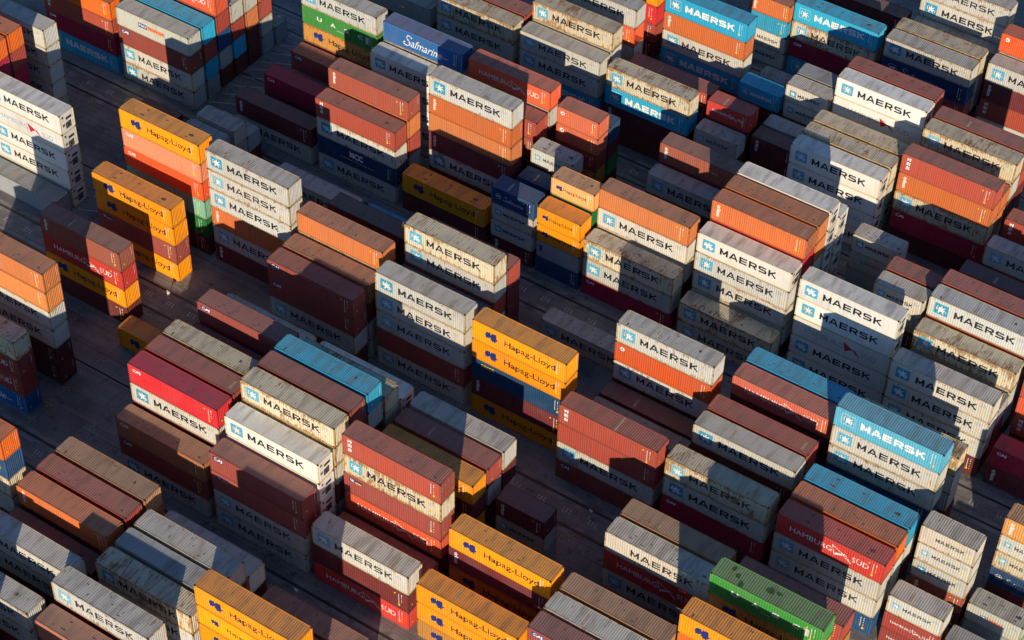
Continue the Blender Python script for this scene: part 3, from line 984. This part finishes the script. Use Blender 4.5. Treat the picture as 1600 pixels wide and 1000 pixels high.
rng = random.Random(11)
def parts_of(b):
    """list of (name, mesh, colour, flipped)"""
    col, wear, fr, mk, smooth, look = K[b['code']]
    L, h = b['L'], b['h']; big = L > 8
    v = rng.uniform(0.86, 1.10); hue = rng.uniform(-0.04, 0.04)
    c = (min(0.95, col[0] * v * (1 + hue)), min(0.95, col[1] * v), min(0.95, col[2] * v * (1 - hue)))
    wr = max(0.0, min(1.0, wear + rng.uniform(-0.12, 0.18)))
    fc = tuple(min(0.95, q * v) for q in fr)
    dk = 0.0 if b['code'] in ('BL', 'BP', 'CX', 'CR', 'MR', 'HW', 'SG', 'NV') else (0.18 if col[2] > 0.35 else rng.uniform(0.28, 0.50))
    if b['code'] in ('HL', 'HK'): dk *= 0.65
    out = [('side_panel', part(('side', big, smooth), lambda: mesh_side(L, h, smooth)), (*c, wr)),
           ('roof_panel', part(('roof', big, smooth), lambda: mesh_roof(L, h, smooth)), (*[(1 - dk) * c_ + dk * g_ for c_, g_ in zip((0.40, 0.02, 0.06) if b['code'] == 'CX' else c, (0.25, 0.195, 0.17))], wr)),
           ('frame', part(('frame', big), lambda: mesh_frame(L, h)), (*fc, min(1, wr + 0.25)))]
    flip = (b['c'], b['row'], b['tier']) in DOORS
    if smooth:
        out.append(('cooling_unit', part(('cool', big), lambda: mesh_reefer_end(L, h)), (*c, wr)))
    elif flip:
        def f():
            me = mesh_doors(L, h); me.transform(Matrix.Rotation(math.pi, 4, 'Z')); return me
        out.append(('door', part(('doorf', big), f), (*c, wr)))
        out.append(('door_lettering', part(('doort', big), lambda: door_text(L, h)), (1, 1, 1, 1)))
    else:
        out.append(('front_wall', part(('end', big), lambda: mesh_end(L, h)), (*c, wr)))
        if b['code'] not in ('MG', 'MW', 'MF', 'GY', 'GL', 'BL') and rng.random() < 0.7:
            out.append(('end_marks', part(('endm', big), lambda: end_marks(L, h)), (1, 1, 1, 1)))
    if not flip:
        out.append(('door', part(('door', big), lambda: mesh_doors(L, h)), (*c, wr)))
    if mk == 'star': mk = rng.choice(('star', 'star', 'star_old', 'star_teal')) if b['code'] == 'MG' else rng.choice(('star', 'star_old'))
    if mk:
        def mkp():
            e, t = marks_for(mk, L, h)
            return (e.build('emblem', L, smooth) if e else None, t.build('lettering', L, smooth) if t else None)
        e, t = part(('mk', mk, big, smooth), mkp)
        if e: out.append(('emblem', e, (1, 1, 1, 1)))
        if t: out.append(('lettering', t, (1, 1, 1, 1)))
    if not smooth and b['tier'] == 0:
        sdk = rng.randrange(7)
        kd = 'moss' if b['code'] == 'UA' else 'crimson' if (b['c'], b['row']) == (-2, 'F5') else 'strip' if (b['c'], b['row']) == (-2, 'D0') else rng.choice((None, 'stain%d' % sdk, 'stain%d' % sdk, 'stain%d' % sdk, 'patch%d' % (sdk % 4)))
        if kd: out.append(('roof_patch', part(('rp', kd, big), lambda: roof_patch(L, h, kd)), (1, 1, 1, 1)))
    if not smooth and b['code'] in ('RV', 'RU', 'CT', 'RB', 'TB') and b['tier'] < 2 and rng.random() < 0.6:
        q = rng.randrange(2)
        out.append(('bare_patch', part(('sp', q, big), lambda: ghost_patch(L, h, q)), (*[0.75 * k_ + 0.25 * g_ for k_, g_ in zip(c, (0.45, 0.30, 0.18))], wr)))
    if not smooth:
        dark = b['code'] in ('MG', 'MW', 'MF', 'GY', 'PO', 'GL'); sd = rng.randrange(3)
        out.append(('identification_marks', part(('id', big, dark, sd), lambda: id_marks(L, h, dark, sd)), (1, 1, 1, 1)))
    return out

# ------------------------------------------------------------------ labels: each singles out one container
TN = ['topmost', 'second from top', 'third from top', 'fourth from top', 'fifth from top', 'sixth from top']
ORD = ['leftmost', 'second from left', 'third from left', 'fourth from left', 'fifth from left', 'sixth from left', 'seventh from left', 'eighth from left', 'ninth from left',
       'tenth from left', 'eleventh from left', 'twelfth from left']
def short(cd):
    return {'MG': 'light grey', 'MW': 'cream', 'MF': 'grey', 'MR': 'white', 'HW': 'white', 'BL': 'bright blue', 'HS': 'red', 'HO': 'orange-red', 'HF': 'salmon-red', 'HM': 'dark red', 'BF': 'light blue', 'HL': 'golden', 'HK': 'yellow', 'HR': 'rusty orange',
            'HP': 'peach', 'OP': 'golden', 'SF': 'blue', 'SG': 'deep blue', 'UA': 'green', 'CR': 'crimson', 'CX': 'bright red', 'CO': 'orange-red', 'CS': 'salmon', 'CB': 'brown', 'CT': 'tan', 'TR': 'rust orange',
            'TB': 'brown', 'TM': 'maroon', 'RV': 'red', 'TY': 'amber', 'RP': 'salmon brown', 'MS': 'red-brown', 'TX': 'red-brown', 'RB': 'red-brown', 'RU': 'rust orange', 'RD': 'tan', 'OR': 'orange', 'OL': 'orange', 'MA': 'maroon', 'GS': 'salmon', 'PO': 'pale grey',
            'MC': 'navy', 'NV': 'navy', 'NC': 'navy', 'TE': 'mint', 'GN': 'dark green', 'GY': 'blue-grey', 'GL': 'blue-grey', 'BP': 'bright blue'}[cd]
def region(i):
    ry = ['top', 'upper middle', 'lower middle', 'bottom'][min(3, int(cys[i] * 4))]
    rx = ['left', 'centre', 'right'][min(2, int(cxs[i] * 3))]
    return ry + ' ' + rx
by_cell = {}
for i, b in enumerate(boxes): by_cell[(b['c'], b['row'], b['tier'])] = i
seen = [i for i in range(len(boxes)) if cnt[i] >= 25]
def make_labels(ids):
    def look(i):
        b = boxes[i]
        return ('short ' if b['L'] < 8 else '') + K[b['code']][5]
    def nb(i, d):
        b = boxes[i]; j = by_cell.get((b['c'], b['row'], b['tier'] + d))
        return short(boxes[j]['code']) if j is not None else None
    lab = {}
    pool = {}
    for i in set(seen) | set(ids): pool.setdefault(look(i), []).append(i)
    for i in ids:
        same = pool[look(i)]; b = boxes[i]
        def only(p): return sum(1 for j in same if p(j)) == 1
        opts = []
        if only(lambda j: True): opts.append(look(i) + (', topmost of its stack' if b['tier'] == 0 else ''))
        if b['tier'] == 0:
            if only(lambda j: boxes[j]['tier'] == 0): opts.append(look(i) + ', topmost of its stack')
            d = by_cell.get((b['c'], b['row'], 1))
            if d is not None and cnt[d] >= 60 and only(lambda j: boxes[j]['tier'] == 0 and nb(j, 1) == nb(i, 1)): opts.append('%s, topmost, resting on a %s one' % (look(i), nb(i, 1)))
        else:
            d = by_cell.get((b['c'], b['row'], b['tier'] + 1))
            if only(lambda j: nb(j, -1) == nb(i, -1)): opts.append('%s, directly under a %s one' % (look(i), nb(i, -1)))
            if d is not None and cnt[d] >= 60 and only(lambda j: nb(j, -1) == nb(i, -1) and nb(j, 1) == nb(i, 1)): opts.append('%s, between a %s and a %s one' % (look(i), nb(i, -1), nb(i, 1)))
        if only(lambda j: boxes[j]['tier'] == b['tier'] and region(j) == region(i)): opts.append('%s, %s in its stack, %s of photo' % (look(i), TN[b['tier']], region(i)))
        if only(lambda j: region(j) == region(i)): opts.append('%s, at %s of photo' % (look(i), region(i)))
        opts = [o_ for o_ in opts if len(o_.split()) <= 16]
        if opts:
            lab[i] = opts[0]; continue
        grp = sorted((j for j in same if boxes[j]['tier'] == b['tier'] and region(j) == region(i)), key=lambda j: cxs[j])
        o_ = ORD[min(len(ORD) - 1, grp.index(i))]; rg = region(i)
        t = TN[b['tier']] + ' in stack' if b['tier'] else 'topmost'
        q = '%s, %s, %s of those at %s' % (look(i), t, o_, rg)
        if len(q.split()) > 16: q = '%s, %s, %s at %s' % (look(i), TN[b['tier']], o_, rg)
        if len(q.split()) > 16: q = '%s, %s, %s, %s' % (look(i).replace(' refrigerated', ''), TN[b['tier']], o_, rg)
        lab[i] = q
    return lab
labels = make_labels(sorted(single))
dupc = {}
for i, s in labels.items(): dupc.setdefault(s, []).append(i)
for s, v in dupc.items():
    if len(v) > 1: print('DUPLICATE LABEL', s, len(v))
mw = max(len(s.split()) for s in labels.values()); print('label words max', mw)

# ------------------------------------------------------------------ place the containers
stuff = []
for i, b in enumerate(boxes):
    ps = parts_of(b)
    cx, cy, cz = b['x'] + b['L'] / 2, b['y'] + W / 2, b['z']
    cx += rng.uniform(-0.03, 0.03); cy += rng.uniform(-0.02, 0.02)
    if i in single:
        smooth = K[b['code']][4]
        root = bpy.data.objects.new('refrigerated_container' if smooth else 'shipping_container', None)
        C.objects.link(root)
        root.empty_display_size = 0.5
        root.location = (cx, cy, cz)
        root['label'] = labels[i]
        root['category'] = 'shipping container'
        root['group'] = 'shipping containers stacked in the yard'
        own = {}
        for nm, me, colr in ps:
            o = bpy.data.objects.new(nm, me)
            o.color = colr
            C.objects.link(o)
            host = {'emblem': 'side_panel', 'lettering': 'side_panel', 'identification_marks': 'side_panel', 'end_marks': 'front_wall', 'door_lettering': 'door', 'lock_bar': 'door', 'roof_patch': 'roof_panel', 'side_patch': 'side_panel', 'bare_patch': 'side_panel'}.get(nm)
            o.parent = own.get(host, root)
            own.setdefault(nm, o)
    else:
        stuff.append((cx, cy, cz, ps, b['tier']))

# the remaining containers, mostly hidden inside the stacks, as one mass
V, F, M, T, mats = [], [], [], [], []
swap = {PAINT[(p, True)]: PAINT[(p, False)] for p in ('side', 'roof', 'frame')}
base = 0
_cache = {}
lens = []
for cx, cy, cz, ps, tier in stuff:
    for nm, me, colr in ps:
        if nm in ('door', 'door_lettering', 'end_marks') or (nm == 'roof_panel' and tier > 0): continue
        if me.name not in _cache:
            v = np.empty(len(me.vertices) * 3); me.vertices.foreach_get('co', v)
            _cache[me.name] = (v.reshape(-1, 3), [tuple(p.vertices) for p in me.polygons], [p.material_index for p in me.polygons], [swap.get(m_, m_) for m_ in me.materials])
        v, f, mi, ms = _cache[me.name]
        for m_ in ms:
            if m_ not in mats: mats.append(m_)
        V.append(v + np.array([cx, cy, cz])); F += [tuple(j + base for j in t) for t in f]; M += [mats.index(ms[k]) for k in mi]
        T.append(np.tile(np.array(colr), (len(v), 1))); base += len(v)
me = bpy.data.meshes.new('packed_containers')
me.from_pydata(np.concatenate(V).tolist(), [], F)
for m_ in mats: me.materials.append(m_)
me.polygons.foreach_set('material_index', M)
at = me.attributes.new('tint', 'FLOAT_COLOR', 'POINT')
at.data.foreach_set('color', np.concatenate(T).ravel())
o = bpy.data.objects.new('packed_containers', me)
C.objects.link(o)
o['kind'] = 'stuff'
o['label'] = 'shadowed lower containers mostly hidden inside and behind the stacks'
o['category'] = 'containers'

# ------------------------------------------------------------------ ground, crane rails, painted markings
def struct(name, b):
    o = bpy.data.objects.new(name, b.build(name) if isinstance(b, MB) else b)
    C.objects.link(o); o['kind'] = 'structure'
    return o
g = MB(); gm = ground_material()
g.poly([(-1500, -1500, 0), (1500, -1500, 0), (1500, 1500, 0), (-1500, 1500, 0)], gm)
struct('ground', g)
beam = flat('runway_concrete', (0.27, 0.255, 0.245), 0.85, 0, 0.6, 0.5)
groove = flat('rail_groove', (0.012, 0.011, 0.011), 0.9)
railm = flat('rail_steel', (0.16, 0.13, 0.11), 0.45, 0.7)
line_w = flat('worn_white_line', (0.60, 0.58, 0.56), 0.8, 0, 0.6, 2.0)
line_y = flat('worn_yellow_paint', (0.50, 0.38, 0.10), 0.8, 0, 0.6, 2.0)
rb, rr = MB(), MB()
for k in 'BCDEFG':
    y = YB[k] + OY
    for yy in (y - 1.95, y - 5.45):
        rb.box((-200, yy - 0.75, -0.1), (160, yy + 0.75, 0.008), beam, 'Z')
        rr.box((-200, yy - 0.16, 0.0), (160, yy + 0.16, 0.012), groove, 'Z')
        rr.box((-200, yy - 0.045, 0.0), (160, yy + 0.045, 0.05), railm)
struct('crane_runway', rb)
struct('crane_rail', rr)
dr = MB()
for k in 'CDE':
    y = YB[k] + OY + 9.7
    dr.box((-200, y - 0.11, 0.0), (160, y + 0.11, 0.010), groove, 'Z')
struct('drain_channel', dr)
mkb = MB()
rm = random.Random(5)
for c in range(-11, 3):
    for k in 'CDEF':
        for r_ in range(8):
            for hx in (0.0, 6.45):
                x, y = lat(c, '%s%d' % (k, r_)); x += hx - 0.28; y -= 0.22
                for a in range(4):
                    an = a * math.pi / 2 + 0.0
                    dx, dy = math.cos(an), math.sin(an)
                    p0 = (x + dx * 0.16, y + dy * 0.16); p1 = (x + dx * 0.55, y + dy * 0.55)
                    nx, ny = -dy * 0.05, dx * 0.05
                    if rm.random() < 0.85:
                        mkb.poly([(p0[0] - nx, p0[1] - ny, 0.016), (p1[0] - nx, p1[1] - ny, 0.016), (p1[0] + nx, p1[1] + ny, 0.016), (p0[0] + nx, p0[1] + ny, 0.016)], line_y)
    for k in 'CDEF':                         # small worn bay marks in the crane alleys
      for sub in range(4):
        x, y = lat(c, '%s0' % k)
        for q in range(3):
            xx = x + 3.3 * sub + q * 0.42
            mkb.box((xx, y - 3.9, 0.012), (xx + 0.1, y - 3.2, 0.016), line_w, 'Z')
            if q != 1: mkb.box((xx + 0.102, y - 3.9, 0.012), (xx + 0.3, y - 3.82, 0.016), line_w, 'Z')
for yy in (157.5, 159.65, 161.8, 163.95, 166.1, 168.0, 170.2, 172.4):
    xa, ya = -147.4 + OX, yy + OY
    dx, dy = 3.75, 1.85; l = math.hypot(dx, dy); nx, ny = -dy / l * 0.06, dx / l * 0.06
    mkb.poly([(xa - nx, ya - ny, 0.02), (xa + dx - nx, ya + dy - ny, 0.02), (xa + dx + nx, ya + dy + ny, 0.02), (xa + nx, ya + ny, 0.02)], line_w)
for yy in (131.5, 134.5, 137.5, 140.5):
    xa, ya = -147.4 + OX, yy + OY
    dx, dy = 3.75, 1.85; l = math.hypot(dx, dy); nx, ny = -dy / l * 0.06, dx / l * 0.06
    mkb.poly([(xa - nx, ya - ny, 0.02), (xa + dx - nx, ya + dy - ny, 0.02), (xa + dx + nx, ya + dy + ny, 0.02), (xa + nx, ya + ny, 0.02)], line_w)
struct('painted_slot_markings', mkb)

# ------------------------------------------------------------------ small marker posts beside the crane rails
POSTS = [(-52.9, -14.3, 'thin grey post beside the rail, below the golden orange stack at left'),
         (-13.2, -40.8, 'thin grey post beside the rail at the bottom, left of the low salmon containers'),
         (6.5, -14.3, 'thin grey post in the alley between maroon short container and red-brown stack')]
post_m = flat('galvanised_post', (0.45, 0.45, 0.44), 0.5, 0.4)
cap_m = flat('white_post_cap', (0.8, 0.8, 0.78))
for px_, py_, lb in POSTS:
    e = bpy.data.objects.new('marker_post', None); C.objects.link(e); e.location = (px_, py_, 0)
    e['label'] = lb; e['category'] = 'post'; e['group'] = 'marker posts beside the crane rails'
    b = MB(); b.box((-0.05, -0.05, 0.0), (0.05, 0.05, 1.25), post_m); b.box((-0.16, -0.16, 0.0), (0.16, 0.16, 0.06), post_m)
    o = bpy.data.objects.new('post', b.build('post')); C.objects.link(o); o.parent = e
    b = MB(); b.box((0.05, -0.12, 0.95), (0.30, 0.12, 1.2), cap_m); b.box((-0.07, -0.07, 1.25), (0.07, 0.07, 1.32), cap_m)
    o = bpy.data.objects.new('junction_box', b.build('junction_box')); C.objects.link(o); o.parent = e
